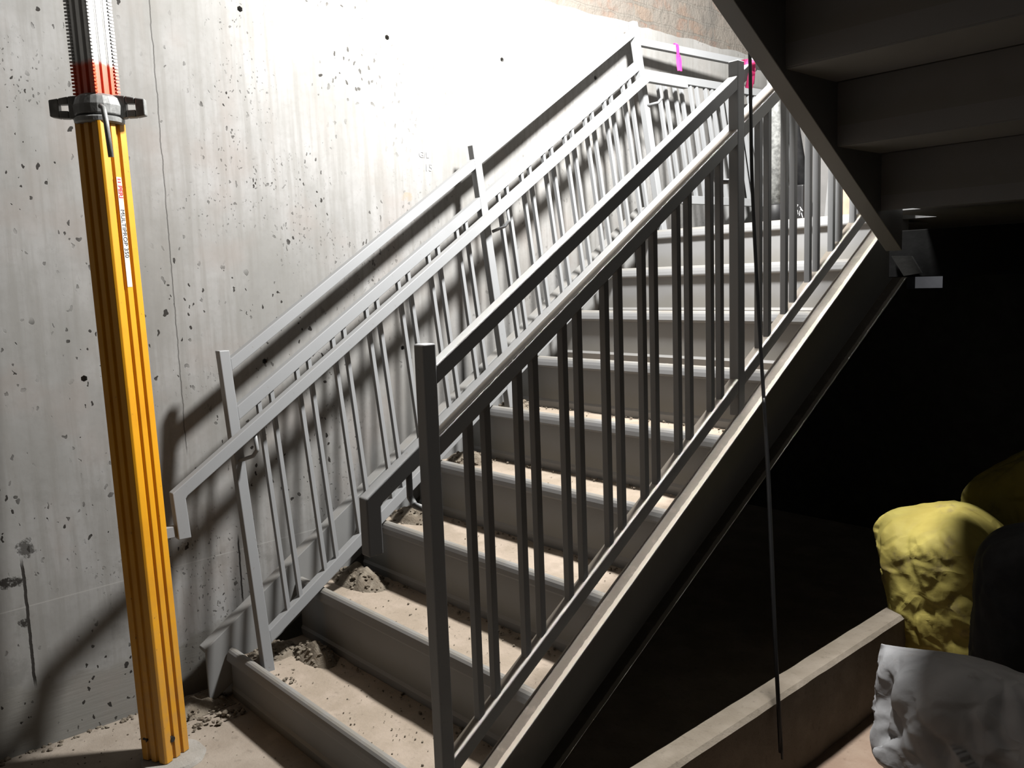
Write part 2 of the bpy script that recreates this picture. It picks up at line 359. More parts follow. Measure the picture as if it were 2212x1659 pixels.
# wall under the landing with a small opening into a passage lit by an added light
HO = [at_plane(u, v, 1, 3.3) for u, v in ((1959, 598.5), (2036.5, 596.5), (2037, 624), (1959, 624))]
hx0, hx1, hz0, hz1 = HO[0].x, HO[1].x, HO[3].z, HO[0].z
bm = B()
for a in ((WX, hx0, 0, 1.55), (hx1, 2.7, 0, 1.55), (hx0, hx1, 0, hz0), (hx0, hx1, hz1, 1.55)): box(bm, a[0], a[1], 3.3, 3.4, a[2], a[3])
obj('wall_under_landing', bm, 'darkgrey', kind='structure')
for nm_, q_ in (('wall_passage', (WX, 2.7, 5.0, 5.1, 0, 3)), ('wall_passage_left', (WX, WX+.1, 4.05, 5, 0, 3)), ('wall_passage_right', (2.6, 2.7, 4.05, 5, 0, 3)), ('ceiling_passage', (WX, 2.7, 4.05, 5, 2.6, 2.7))):
    bm = B(); box(bm, *q_); obj(nm_, bm, 'plaster', kind='structure')
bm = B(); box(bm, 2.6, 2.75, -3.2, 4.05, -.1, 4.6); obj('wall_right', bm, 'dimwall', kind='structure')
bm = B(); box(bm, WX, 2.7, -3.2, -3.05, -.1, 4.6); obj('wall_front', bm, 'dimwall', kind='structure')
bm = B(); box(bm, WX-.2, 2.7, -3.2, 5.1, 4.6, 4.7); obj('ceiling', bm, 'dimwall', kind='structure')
bm = B(); box(bm, WX-.2, .22, -3.2, 5.1, -.1, 0); obj('floor', bm, 'floor', kind='structure')
bm = B(); box(bm, .22, 2.7, -3.2, 5.1, -.1, 0); obj('floor_side', bm, 'floor2', kind='structure')
# concrete kerb beside the flight
bm = B(); n = 60
prof = lambda y: .004*noise.noise(Vector((y*9, 1, 0)))
L0 = []
for i in range(n+1):
    y = -.6 + 2.45*i/n
    e = prof(y)
    L0.append([bm.verts.new(p) for p in ((.372, y, 0), (.376, y, .235), (.392, y, .254+e), (.458+e, y, .258+e), (.470+e, y, .249), (.470+prof(y+7), y, 0))])
for i in range(n):
    for k in range(6): bm.faces.new((L0[i][k], L0[i+1][k], L0[i+1][(k+1) % 6], L0[i][(k+1) % 6]))
bm.faces.new(L0[0][::-1]); bm.faces.new(L0[-1])
o = obj('trim_1', bm, 'slab', kind='structure')
# ------------------------------------------------------------------ main flight
XI, XO = .163, .218
PAN = .045
def stringer_bm(sx_in, sx_out, top, bot, y0, y1, mm, z_ref=0., zmin=None):
    """C channel: web at sx_in, toes towards sx_out; top/bot offsets of the slope line"""
    bm = B(); t = .008; s = 1 if sx_out > sx_in else -1
    pr = [(sx_in, top), (sx_out, top), (sx_out, top-t*1.3), (sx_in+s*t, top-t*1.9), (sx_in+s*t, bot+t*1.9), (sx_out, bot+t*1.3), (sx_out, bot), (sx_in, bot)]
    prism(bm, pr, lambda p: (p[0], y0, max(p[1]+mm*y0+z_ref, 0 if zmin is None else zmin)), lambda p: (p[0], y1, p[1]+mm*y1+z_ref))
    return bm
stair = thing('steel_staircase', 'grey steel staircase climbing away along the pitted concrete wall', 'staircase', (-.48, 0, 0))
def step_bm(n, x0, x1, y0, z1, zlow, sgn=1, z0off=0.):
    """sheet step: riser, rolled nosing with lip, pan; sgn=+1 climbs to +Y"""
    bm = B(); th = .004
    yr = y0 + sgn*.012                         # riser plane behind the nosing
    yn = y0 + sgn*T + sgn*.012                 # next riser
    outer = [(yr, zlow-PAN), (yr-sgn*.006, zlow-PAN+.035), (yr, zlow-PAN+.045), (yr, z1-.046), (yr-sgn*.006, z1-.045), (y0-sgn*.003, z1-.041), (y0-sgn*.004, z1-.036), (y0-sgn*.001, z1-.022), (y0+sgn*.003, z1-.011), (y0+sgn*.008, z1-.004), (y0+sgn*.014, z1-.0005), (y0+sgn*.020, z1), (y0+sgn*.026, z1-.002), (y0+sgn*.029, z1-.008), (y0+sgn*.030, z1-PAN), (yn, z1-PAN)]
    inner = [(yn, z1-PAN-th), (y0+sgn*.026, z1-PAN-th), (y0+sgn*.024, z1-.014), (y0+sgn*.014, z1-.014), (y0+sgn*.006, z1-.034), (yr+sgn*th, z1-.050), (yr+sgn*th, zlow-PAN)]
    prism(bm, outer+inner, lambda p: (x0, p[0], p[1]), lambda p: (x1, p[0], p[1]))
    return bm
for n_ in range(1, 10):
    y0 = (n_-1)*T
    zl = (n_-1)*H + (PAN if n_ == 1 else 0)
    st = obj('step', step_bm(n_, -1.13, XI, y0, n_*H, zl), 'riser', stair)
    if n_ < 9:
        bm = B()                                 # dust and dirt lying in the pan
        nx, ny = 40, 10; vv = []
        for i in range(nx+1):
            row = []
            for j in range(ny+1):
                x = -1.128 + (XI+1.126)*i/nx; y = y0+.030+(T-.020)*j/ny
                h = .006+.004*noise.noise(Vector((x*9, y*11, n_))) + .010*max(0, (j/ny-.8)*5)**2*abs(noise.noise(Vector((x*16, n_*3, 2))))
                row.append(bm.verts.new((x, y, n_*H-PAN+max(h, .002))))
            vv.append(row)
        for i in range(nx):
            for j in range(ny): bm.faces.new((vv[i][j], vv[i+1][j], vv[i+1][j+1], vv[i][j+1]))
        obj('dust_layer', bm, 'tread', st, smooth=True, label='dusty beige dirt lying in the tread pan')
obj('stringer', stringer_bm(XI, XO, .24, -.073, -.075, 2.30, M), 'flange', stair, .002)
obj('stringer', stringer_bm(-1.138, -1.192, .243, -.073, -.07, 2.30, M), 'paint', stair, .002)
# landing
bm = B(); box(bm, -1.19, .24, 2.24, 3.88, 1.585, 1.62); box(bm, .24, 1.76, 2.24, 3.88, 1.585, 1.62); box(bm, .46, 1.76, 1.53, 2.24, 1.585, 1.62); box(bm, .30, .46, 1.71, 2.24, 1.585, 1.62); box(bm, -1.19, 1.70, 3.74, 3.80, 1.46, 1.60)
land = thing('landing_platform', 'grey steel landing platform joining both flights at the top', 'landing', (.2, 2.9, 1.6))
obj('deck', bm, 'riser', land)
bm = B()                                             # header beam carrying the upper flight
hb0 = at_plane(2000, 597.5, 1, 1.72).z; hb1 = at_plane(1921, 500, 1, 1.72).z
pr = [(1.72, hb1), (1.80, hb1), (1.80, hb1-.01), (1.73, hb1-.01), (1.73, hb0+.01), (1.80, hb0+.01), (1.80, hb0), (1.72, hb0)]
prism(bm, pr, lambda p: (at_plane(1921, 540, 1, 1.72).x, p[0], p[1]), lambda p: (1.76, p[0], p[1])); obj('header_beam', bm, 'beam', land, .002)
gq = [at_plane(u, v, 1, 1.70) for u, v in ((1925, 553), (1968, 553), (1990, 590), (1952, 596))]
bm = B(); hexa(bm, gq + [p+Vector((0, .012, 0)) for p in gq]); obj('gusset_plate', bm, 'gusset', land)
# ------------------------------------------------------------------ upper flight (climbs back towards the viewer)
flt = thing('steel_staircase', 'dark underside of the upper steel flight rising overhead at right', 'staircase', (.95, 1.9, 1.6))
ux0, ux1 = .38, .432
UM = .63
def up_off(y): return 2.056 + UM*(.691-y)
def up_stringer(xw, xt):
    bm = B(); t = .008; s = 1 if xt > xw else -1
    pr = [(xw, .32), (xt, .32), (xt, .31), (xw+s*t, .305), (xw+s*t, .013), (xt, .010), (xt, 0), (xw, 0)]
    ya, yb = 1.645, -1.2
    prism(bm, pr, lambda p: (p[0], ya, min(up_off(ya)+p[1], 1.72)), lambda p: (p[0], yb, up_off(yb)+p[1]))
    return bm
obj('stringer', up_stringer(ux1, ux0), 'paint', flt, .002)
obj('stringer', up_stringer(1.70, 1.755), 'paint', flt, .002)
for k in range(11):
    y0 = 1.507 - k*T; z1 = 1.62 + (k+1)*UM*T
    st = obj('step', step_bm(k, ux1, 1.70, y0, z1, z1-UM*T, -1), 'riser', flt)
# ------------------------------------------------------------------ right railing (fixed on the stringer)
RX = .175; TW = .0342
def YR(y): return -1.104 + KR*(y+1.104)
rr = thing('stair_railing', 'grey steel stair railing nearest the viewer, fixed on the open side stringer', 'railing', (RX, -.04, .2))
def sl_bar(bm, x0, x1, y0, y1, otop, th, mp=None):
    mp = mp or (lambda x, y, o: (x, y, o+M*y))
    hexa(bm, [mp(x0, y0, otop-th), mp(x1, y0, otop-th), mp(x1, y0, otop), mp(x0, y0, otop), mp(x0, y1, otop-th), mp(x1, y1, otop-th), mp(x1, y1, otop), mp(x0, y1, otop)])
PA, PB, PC = YR(.0721), YR(1.3877), YR(2.70)
for y, o_top in ((PA, 1.3137), (PB, 1.289), (PC, 1.289)):
    bm = B(); ym = y+TW/2; box(bm, RX-TW, RX, y, y+TW, .236+M*y, o_top+M*y); obj('post', bm, 'rail', rr, .003)
SEG = ((PA+TW, PB), (PB+TW, PC))
for a, b_ in SEG:
    for nm, ot, th in (('top_rail', 1.245, .0418), ('middle_rail', 1.092, .045), ('bottom_rail', .3505, .0446)):
        bm = B(); sl_bar(bm, RX-TW+.001, RX-.001, a-.001, b_+.001, ot, th); obj(nm, bm, 'rail' if nm == 'top_rail' else 'ledge', rr, .003)
BALR = [.202, .26, .375, .434, .548, .608, .723, .783, .892, .949, 1.064, 1.124, 1.241, 1.296, 1.531, 1.587, 1.7, 1.761, 1.869, 1.929, 2.044, 2.103, 2.217, 2.274, 2.39, 2.45]
for y in BALR:
    y = YR(y); bm = B(); x0, x1 = RX-.0275, RX-.0075; d = .0175
    sl = lambda x, yy, o: (x, yy, o+M*yy)
    hexa(bm, [sl(x0, y, .346), sl(x1, y, .346), sl(x1, y+d, .346), sl(x0, y+d, .346), sl(x0, y, 1.052), sl(x1, y, 1.052), sl(x1, y+d, 1.052), sl(x0, y+d, 1.052)])
    obj('baluster', bm, 'rail', rr, .0015)
HX1, HX0 = .09, .059
ye = -.161; ht = 1.0555; hb = ht-.043
bm = B()
prism(bm, [(ye, .8216), (ye+.037, .8216), (ye+.037, hb+M*(ye+.037)-.004), (ye+.043, hb+M*(ye+.043)), (PC, hb+M*PC), (PC, ht+M*PC), (ye, ht+M*ye)], lambda p: (HX0, p[0], p[1]), lambda p: (HX1, p[0], p[1]))
hr = obj('handrail', bm, 'rail', rr, .003)
def bracket(start, mid, end, parent, r=.0075):
    bm = B(); s, m_, e = Vector(start), Vector(mid), Vector(end)
    tube(bm, [s, s.lerp(m_, .75)] + smooth_path([s.lerp(m_, .8), m_.lerp(s, .12).lerp(e, .12), e.lerp(m_, .75)], 5) + [e], r, 10)
    obj('handrail_bracket', bm, 'rail', parent, smooth=True)
for y in (PA+.017, PB+.017):
    zb_ = 1.0555-.043+M*y
    bracket(((HX0+HX1)/2, y, zb_+.004), ((HX0+HX1)/2, y, zb_-.075), (RX-TW+.002, y, zb_-.078), hr)
# ------------------------------------------------------------------ left railing (standing loose on the treads, leaning to the wall)
W_, S_, PS_ = .7961, .1610, .0244
def LP(dx, y, off):
    p = Vector((-W_-S_*off-PS_*y-dx, y, off+M*y)); return CAM + KL*(p-CAM)
def LZ(dx, y, z): return LP(dx, y, z-M*y)
base = LP(.015, .015, .19)
lr = thing('stair_railing', 'grey steel stair railing leaning to the concrete wall, on the far side of the steps', 'railing', base)
lsl = lambda x, y, o: LP(x, y, o)
D = .0325
PY = (-.0037, 1.0965, 2.1165)
for y, ob, ot in ((PY[0], .188, 1.2175), (PY[1], .188, 1.224), (PY[2], .20, 1.205)):
    bm = B(); sl_q = lambda yy, o: o+M*y-M*yy     # level ends
    q = [(0, y), (0, y+.033), (D, y+.033), (D, y)]
    hexa(bm, [LP(dx, yy, sl_q(yy, ob)) for dx, yy in q] + [LP(dx, yy, sl_q(yy, ot)) for dx, yy in q])
    obj('post', bm, 'rail', lr, .0025)
RL = (('top_rail', 1.169, .039), ('middle_rail', 1.018, .045), ('bottom_rail', .302, .041))
for a, b_ in ((PY[0]+.033, PY[1]), (PY[1]+.033, PY[2])):
    for nm, ot, th in RL:
        bm = B(); sl_bar(bm, .0305, .001, a-.001, b_+.001, ot, th, lsl); obj(nm, bm, 'rail', lr, .0025)
def lev_bar(bm, x0, x1, y0, y1, ztop, th):
    hexa(bm, [LZ(x0, y0, ztop-th), LZ(x1, y0, ztop-th), LZ(x1, y0, ztop), LZ(x0, y0, ztop), LZ(x0, y1, ztop-th), LZ(x1, y1, ztop-th), LZ(x1, y1, ztop), LZ(x0, y1, ztop)])
YL1 = 3.25
for nm, zt, th in (('top_rail', 2.513, .036), ('middle_rail', 2.366, .040), ('bottom_rail', 1.78, .040)):
    bm = B(); lev_bar(bm, .0305, .001, PY[2]+.032, YL1, zt, th); obj(nm, bm, 'rail', lr, .0025)
bm = B(); q = [(0, YL1), (0, YL1+.033), (D, YL1+.033), (D, YL1)]
hexa(bm, [LZ(dx, yy, 1.64) for dx, yy in q] + [LZ(dx, yy, 2.56) for dx, yy in q]); obj('post', bm, 'rail', lr, .0025)
def lbal(y):
    bm = B(); d = .0135; q = [(.007, y), (.007, y+d), (.024, y+d), (.024, y)]
    return bm, d, q
for i in range(7):
    for e in (0, .047):
        y = .098+.1447*i+e; bm, d, q = lbal(y)
        hexa(bm, [LP(dx, yy, .30) for dx, yy in q] + [LP(dx, yy, .978) for dx, yy in q]); obj('baluster', bm, 'rail', lr, .001)
        y = 1.192+.134*i+e
        if y < PY[2]-.03:
            bm, d, q = lbal(y); hexa(bm, [LP(dx, yy, .30) for dx, yy in q] + [LP(dx, yy, .978) for dx, yy in q]); obj('baluster', bm, 'rail', lr, .001)
for i in range(9):
    for e in (0, .047):
        y = 2.238+.115*i+e; bm, d, q = lbal(y)
        hexa(bm, [LZ(dx, yy, 1.778) for dx, yy in q] + [LZ(dx, yy, 2.33) for dx, yy in q]); obj('baluster', bm, 'rail', lr, .001)
# its handrail, carried on brackets on the stair side
h0, h1 = -.046, -.0765
ya, yb = -.229, 2.072; lt, lb_ = .966, .925
zt = lt+M*yb
bm = B()
prof_ = [(ya, .680), (ya+.036, .680), (ya+.036, lb_+M*(ya+.036)-.004), (ya+.042, lb_+M*(ya+.042)), (yb+.010, lb_+M*(yb+.010)), (2.347, lb_+M*yb+.004), (2.347, zt), (yb, zt), (ya, lt+M*ya)]
prism(bm, prof_, lambda p: LZ(h0, p[0], p[1]), lambda p: LZ(h1, p[0], p[1]))
hrl = obj('handrail', bm, 'rail', lr, .0025)
bm = B(); q = [(h1+.008, ya-.055), (h1+.008, ya+.002), (h0-.004, ya+.002), (h0-.004, ya-.055)]
hexa(bm, [LZ(dx, yy, .688) for dx, yy in q] + [LZ(dx, yy, .720) for dx, yy in q]); obj('end_stub', bm, 'rail', hrl, .002)
for y in (PY[0]+.05, PY[1]+.075):
    o_ = lb_+.004
    bracket(LP((h0+h1)/2, y, o_), LP((h0+h1)/2, y, o_-.070), LP(.004, y-.035, o_-.095+.023), hrl, .0065)
bracket(LZ((h0+h1)/2, 2.165, zt-.042), LZ((h0+h1)/2, 2.165, zt-.115), LZ(.004, 2.135, zt-.125), hrl, .0065)
# ------------------------------------------------------------------ yellow adjustable prop
pb = Vector((-.915, -.298, .0)); lean = Vector((-.042, .0, 1)).normalized()
ROT = math.radians(25)
ex = Vector((math.cos(ROT), math.sin(ROT), 0)); ey = Vector((-math.sin(ROT), math.cos(ROT), 0))
def PP(x, y, z): return pb + ex*x + ey*y + Vector((lean.x/lean.z*z, 0, z))
prop = thing('adjustable_prop', 'yellow adjustable steel prop standing upright before the pitted concrete wall', 'prop', pb)
def ridged(a, g, corner=.27, rid=.17):
    """square tube outline of side 2a with two long grooves in every face"""
    prof = []
    side = [(-1, 0), (-1+2*corner, 0), (-1+2*corner+.06, g), (-rid-.06, g), (-rid, 0), (rid, 0), (rid+.06, g), (1-2*corner-.06, g), (1-2*corner, 0), (1, 0)]
    for k in range(4):
        c_, s_ = [(1, 0), (0, 1), (-1, 0), (0, -1)][k]
        for i, (u, d) in enumerate(side[:-1]):
            if i == 0: pts = [(-a+.006, -a)]
            else: pts = [(u*a, -a+d)]
            for x, y in pts: prof.append((x*c_-y*s_, x*s_+y*c_))
        x, y = a-.006, -a; prof.append((x*c_-y*s_, x*s_+y*c_))
    return prof
A = .049
ZT = 1.888
bm = B(); prism(bm, ridged(A, .008), lambda p: PP(p[0], p[1], .012), lambda p: PP(p[0], p[1], ZT)); obj('outer_tube', bm, 'yellow', prop, .0015)
bm = B(); prism(bm, ridged(.037, .006, .24, .2), lambda p: PP(p[0], p[1], ZT-.02), lambda p: PP(p[0], p[1], 2.75)); it = obj('inner_tube', bm, 'tube', prop, .001)
for sx, sy in ((1, 1), (1, -1), (-1, -1), (-1, 1)):
    bm = B(); prism(bm, [(.030*sx, .030*sy), (.0375*sx, .031*sy), (.0385*sx, .0385*sy), (.031*sx, .0375*sy)], lambda p: PP(p[0], p[1], 1.92), lambda p: PP(p[0], p[1], 2.75))
    for i in range(80):
        z = 1.965+i*.0097
        c = [(.031*sx, .031*sy), (.0415*sx, .033*sy), (.0435*sx, .0435*sy), (.033*sx, .0415*sy)]
        hexa(bm, [PP(x, y, z) for x, y in c] + [PP(x, y, z+.0055) for x, y in c])
    obj('thread_strip', bm, 'tube', it)
RP = Matrix((ex, ey, Vector((0, 0, 1)))).transposed()
bm = B(); lathe(bm, [(.060, -.010), (.066, -.006), (.067, .004), (.062, .009)], PP(0, 0, ZT+.006), 32, RP); obj('collar', bm, 'galv', prop, smooth=False)
bm = B(); lathe(bm, [(.050, 0), (.064, .004), (.066, .03), (.058, .052), (.047, .060)], PP(0, 0, ZT+.016), 24, RP)
# two slotted wings, set across the line of sight
wd = math.radians(54); wx = Vector((math.cos(wd), math.sin(wd), 0)); wy = Vector((-math.sin(wd), math.cos(wd), 0))
def WP(x, y, z): return PP(0, 0, 0) + Vector((lean.x/lean.z*z, 0, z)) + wx*x + wy*y
for s in (-1, 1):
    zc = ZT+.045
    def slab_(x0, x1, za0, za1, zb0, zb1):
        hexa(bm, [WP(s*x0, -.012, za0), WP(s*x0, .012, za0), WP(s*x0, .012, za1), WP(s*x0, -.012, za1), WP(s*x1, -.012, zb0), WP(s*x1, .012, zb0), WP(s*x1, .012, zb1), WP(s*x1, -.012, zb1)])
    slab_(.035, .078, zc-.038, zc+.034, zc-.031, zc+.030)
    slab_(.078, .104, zc-.031, zc-.010, zc-.030, zc-.009)
    slab_(.078, .104, zc+.009, zc+.030, zc+.008, zc+.025)
    slab_(.104, .130, zc-.030, zc+.025, zc-.025, zc+.021)
obj('adjusting_nut', bm, 'galv', prop, .003)
bm = B()
ha = [WP(.030, -.070, ZT+.035), WP(.040, -.080, ZT+.028), WP(.0445, -.083, ZT-.01), WP(.047, -.080, ZT-.105)]
tube(bm, ha, .0075, 8); obj('nut_handle', bm, 'galv', prop, smooth=True)
for fx, fy, nx_ in ((A-.004, -.016, 1), (-.028, -A+.006, 0)):
    bm = B()
    R = RP @ (Matrix.Rotation(math.radians(90), 3, 'Y') if nx_ else Matrix.Rotation(math.radians(90), 3, 'X'))
    lathe(bm, [(.0085, -.006), (.0085, .006)], PP(fx, fy, .075), 14, R); obj('pin_hole', bm, 'black', prop)
# printed sticker on the lit face: runs down the middle ridge
bm = B(); y0, y1, zs0, zs1 = -.0085, .0085, 1.425, 1.735
hexa(bm, [PP(A+.0002, y, z) for y, z in ((y0, zs0), (y1, zs0), (y1, zs1), (y0, zs1))] + [PP(A+.0010, y, z) for y, z in ((y0, zs0), (y1, zs0), (y1, zs1), (y0, zs1))])
stk = obj('sticker', bm, 'white', prop, label='white printed sticker strip')
def stk_mtx(z):
    p = PP(A+.0012, 0, z); ax = -Vector((lean.x/lean.z, 0, 1)).normalized(); ay = ey; az = ax.cross(ay)
    return Matrix(((ax.x, ay.x, az.x, p.x), (ax.y, ay.y, az.y, p.y), (ax.z, ay.z, az.z, p.z), (0, 0, 0, 1)))
t1 = text_mesh('sticker_print', 'PERI', .0195, 'red', stk_mtx(1.712), stk, bold=.0006); t1['label'] = 'red lettering'
t2 = text_mesh('sticker_print', 'MULTIPROP 350', .0195, 'ink', stk_mtx(1.645), stk); t2['label'] = 'black lettering'
for t_ in (t1, t2): pass
bm = B()
for zz in (1.727, 1.719):
    hexa(bm, [PP(A+.0008, y, z) for y, z in ((-.0055, zz), (.0055, zz), (.0055, zz+.0035), (-.0055, zz+.0035))] + [PP(A+.0016, y, z) for y, z in ((-.0055, zz), (.0055, zz), (.0055, zz+.0035), (-.0055, zz+.0035))])
obj('sticker_logo', bm, 'red', stk, label='two small red logo bars')
# splash of mortar round its foot
bm = B(); ring = []
c0 = bm.verts.new((-.895, -.285, .012))
for k in range(40):
    a = 2*math.pi*k/40; r = .088+.014*noise.noise(Vector((math.cos(a)*2, math.sin(a)*2, 5)))
    ring.append((bm.verts.new((-.895+r*math.cos(a), -.285+r*math.sin(a), .010)), bm.verts.new((-.895+(r+.006)*math.cos(a), -.285+(r+.006)*math.sin(a), .0005))))
for k in range(40):
    a_, b_ = ring[k], ring[(k+1) % 40]; bm.faces.new((c0, a_[0], b_[0])); bm.faces.new((a_[0], a_[1], b_[1], b_[0]))
o = obj('mortar_splash', bm, dirt_mat('pale_mortar', (.50, .47, .42), (.58, .55, .50), 12)); tag(o, 'pale dried mortar splash round the foot of the yellow prop', 'mortar')
# ------------------------------------------------------------------ rubble and crumbs (uncountable)
def chunks(bm, n, fn, r0, r1, flat=.7):
    for _ in range(n):
        c = Vector(fn()); r = random.uniform(r0, r1)*random.uniform(.5, 1)
        t = bmesh.ops.create_icosphere(bm, subdivisions=1, radius=r)['verts']; ph = Vector((random.random()*50, random.random()*50, random.random()*50))
        R = Matrix.Rotation(random.random()*6, 3, Vector((random.random()-.5, random.random()-.5, random.random()-.5)).normalized())
        for v in t:
            p = v.co.copy(); p *= 1+.55*noise.noise(p.normalized()*1.7+ph); p = R @ p; v.co = c + Vector((p.x, p.y, p.z*flat))
def heap(bm, cx, cy, z, rx, ry, h, n=22):
    vv = []; 
    for i in range(n+1):
        row = []
        for j in range(n+1):
            u, v = 2*i/n-1, 2*j/n-1; d = min(1, math.hypot(u, v)); x, y = cx+u*rx, cy+v*ry
            zz = z + h*max(0, 1-d*d)**1.0*(1+.5*noise.noise(Vector((x*30, y*30, 1)))) + .008*noise.noise(Vector((x*70, y*70, 3)))*(1-d)
            row.append(bm.verts.new((x, y, max(zz, z+.0005))))
        vv.append(row)
    for i in range(n):
        for j in range(n): bm.faces.new((vv[i][j], vv[i+1][j], vv[i+1][j+1], vv[i][j+1]))
RUB = [(1, -1.06, .135, .075, .095, .035, 'crumbly rubble heap beside the loose railing foot on the bottom tread'),
       (1, -.93, .225, .12, .055, .050, 'dark rubble heap against the second riser on the bottom tread'),
       (2, -1.02, .47, .15, .075, .055, 'rubble heap in the left corner of the second tread'),
       (3, -1.03, .735, .12, .075, .045, 'rubble heap in the left corner of the third tread'),
       (4, -1.03, 1.02, .12, .07, .04, 'rubble heap in the left corner of the fourth tread'),
       (5, -1.03, 1.30, .12, .06, .035, 'rubble heap in the left corner of the fifth tread')]
for n_, cx_, cy_, rx_, ry_, h_, lab in RUB:
    z = n_*H-PAN+.004; bm = B(); heap(bm, cx_, cy_, z, rx_, ry_, h_)
    def fn():
        a, r = random.random()*6.28, math.sqrt(random.random()); x, y = cx_+rx_*r*math.cos(a), cy_+ry_*r*math.sin(a)
        return (min(max(x, -1.125), .15), min(max(y, (n_-1)*T+.04), n_*T+.004), z+h_*max(0, 1-r*r)+.001)
    chunks(bm, 75, fn, .004, .013)
    tag(obj('rubble_heap', bm, 'rubble', smooth=False), lab, 'rubble', kind='stuff')
bm = B(); heap(bm, -1.165, -.10, .001, .085, .10, .03)
chunks(bm, 110, lambda: (random.uniform(-1.24, -.98), random.uniform(-.2, .0), random.uniform(.002, .02)), .004, .014)
tag(obj('rubble_heap', bm, 'rubble'), 'rubble heap on the floor at the foot of the far stringer', 'rubble', kind='stuff')
bm = B()
def crumb():
    k = random.choice([1, 1, 1, 2, 2, 3, 4, 5]); return (random.uniform(-1.0, .14), (k-1)*T+random.uniform(.04, T), k*H-PAN+.009)
chunks(bm, 260, crumb, .0015, .0045)
def crumb2():
    k = random.choice([1, 2, 3, 4, 5]); return (random.uniform(-1.0, .14), k*T+random.uniform(-.035, .004), k*H-PAN+.012)
chunks(bm, 320, crumb2, .002, .007)
chunks(bm, 14, lambda: (random.uniform(-.845, -.80), random.uniform(.03, .09), H-PAN+.011), .004, .010)
chunks(bm, 6, lambda: (random.uniform(-.27, -.22), random.uniform(.03, .05), H-PAN+.010), .005, .011)
tag(obj('crumbs', bm, 'rubble'), 'loose crumbs of rubble scattered over the dusty treads', 'crumbs', kind='stuff')
bm = B()
chunks(bm, 170, lambda: (random.uniform(-1.24, -.5), random.uniform(-.75, -.04), .001), .0012, .0045)
chunks(bm, 60, lambda: (WX+abs(random.gauss(0, .015)), random.uniform(-.9, -.2), .002), .004, .012)
tag(obj('crumbs', bm, 'rubble'), 'loose crumbs scattered over the floor along the concrete wall', 'crumbs', kind='stuff')
# ------------------------------------------------------------------ writing pencilled on the wall
def wall_mtx(u, v, tilt=0.):
    p = at_plane(u, v, 0, WX+.0012); a = Vector((0, math.cos(tilt), math.sin(tilt))); b = Vector((0, -math.sin(tilt), math.cos(tilt)))
    return Matrix(((0, 0, 1, p.x), (a.y, b.y, 0, p.y), (a.z, b.z, 0, p.z), (0, 0, 0, 1)))
o = text_mesh('wall_marking', 'G/L', .034, 'pencil', wall_mtx(905, 334), depth=.0006); tag(o, 'faint pencilled letters G/L on the bright concrete wall', 'marking')
o = text_mesh('wall_marking', '15', .042, 'pencil', wall_mtx(917, 362), depth=.0006); tag(o, 'faint pencilled number 15 on the concrete wall beneath the letters', 'marking')
# ------------------------------------------------------------------ pink ribbons
def ribbon(bm, pts, wid, nrm):
    pts = smooth_path(pts, 6); prev = None; n = Vector(nrm)
    for i, p in enumerate(pts):
        d = (pts[min(i+1, len(pts)-1)]-pts[max(i-1, 0)]).normalized(); s = d.cross(n).normalized()*wid/2
        cur = [bm.verts.new(p+s+n*.0006), bm.verts.new(p-s+n*.0006), bm.verts.new(p-s-n*.0006), bm.verts.new(p+s-n*.0006)]
        if prev:
            for k in range(4): bm.faces.new((prev[k], prev[(k+1) % 4], cur[(k+1) % 4], cur[k]))
        else: bm.faces.new(cur[::-1])
        prev = cur
    bm.faces.new(prev)
yr_ = 2.40
bm = B(); 
ribbon(bm, [LZ(.018, yr_, 2.516), LZ(-.002, yr_+.002, 2.512), LZ(-.0035, yr_-.001, 2.475), LZ(-.006, yr_-.006, 2.455)], .016, (.9, -.4, 0))
ribbon(bm, [LZ(-.006, yr_-.01, 2.462), LZ(-.008, yr_-.016, 2.440), LZ(-.007, yr_-.018, 2.41), LZ(-.006, yr_-.016, 2.385)], .015, (.85, -.5, 0))
ribbon(bm, [LZ(-.006, yr_-.002, 2.462), LZ(-.009, yr_+.000, 2.440), LZ(-.007, yr_-.002, 2.41), LZ(-.006, yr_-.004, 2.384)], .016, (.9, -.4, 0))
ribbon(bm, [LZ(-.007, yr_-.010, 2.456), LZ(-.011, yr_-.004, 2.461), LZ(-.007, yr_+.003, 2.465)], .009, (.9, -.4, 0))
tag(obj('ribbon', bm, 'pink'), 'pink ribbon knotted on the level top rail against the wall', 'ribbon')
yb_ = PB+TW+.025; zb_ = 1.245+M*yb_
bm = B()
ribbon(bm, [(RX-TW-.003, yb_, zb_-.03), (RX-TW-.003, yb_, zb_+.003), (RX+.002, yb_+.004, zb_+.004), (RX+.0035, yb_+.004, zb_-.02), (RX+.005, yb_-.002, zb_-.045), (RX+.004, yb_-.010, zb_-.072)], .022, (.75, -.6, 0.15))
ribbon(bm, [(RX+.004, yb_+.010, zb_-.005), (RX+.007, yb_+.004, zb_-.03), (RX+.005, yb_+.002, zb_-.058)], .018, (.8, -.55, 0))
tag(obj('ribbon', bm, 'pink'), 'pink ribbon tied on the near railing behind its middle post', 'ribbon')
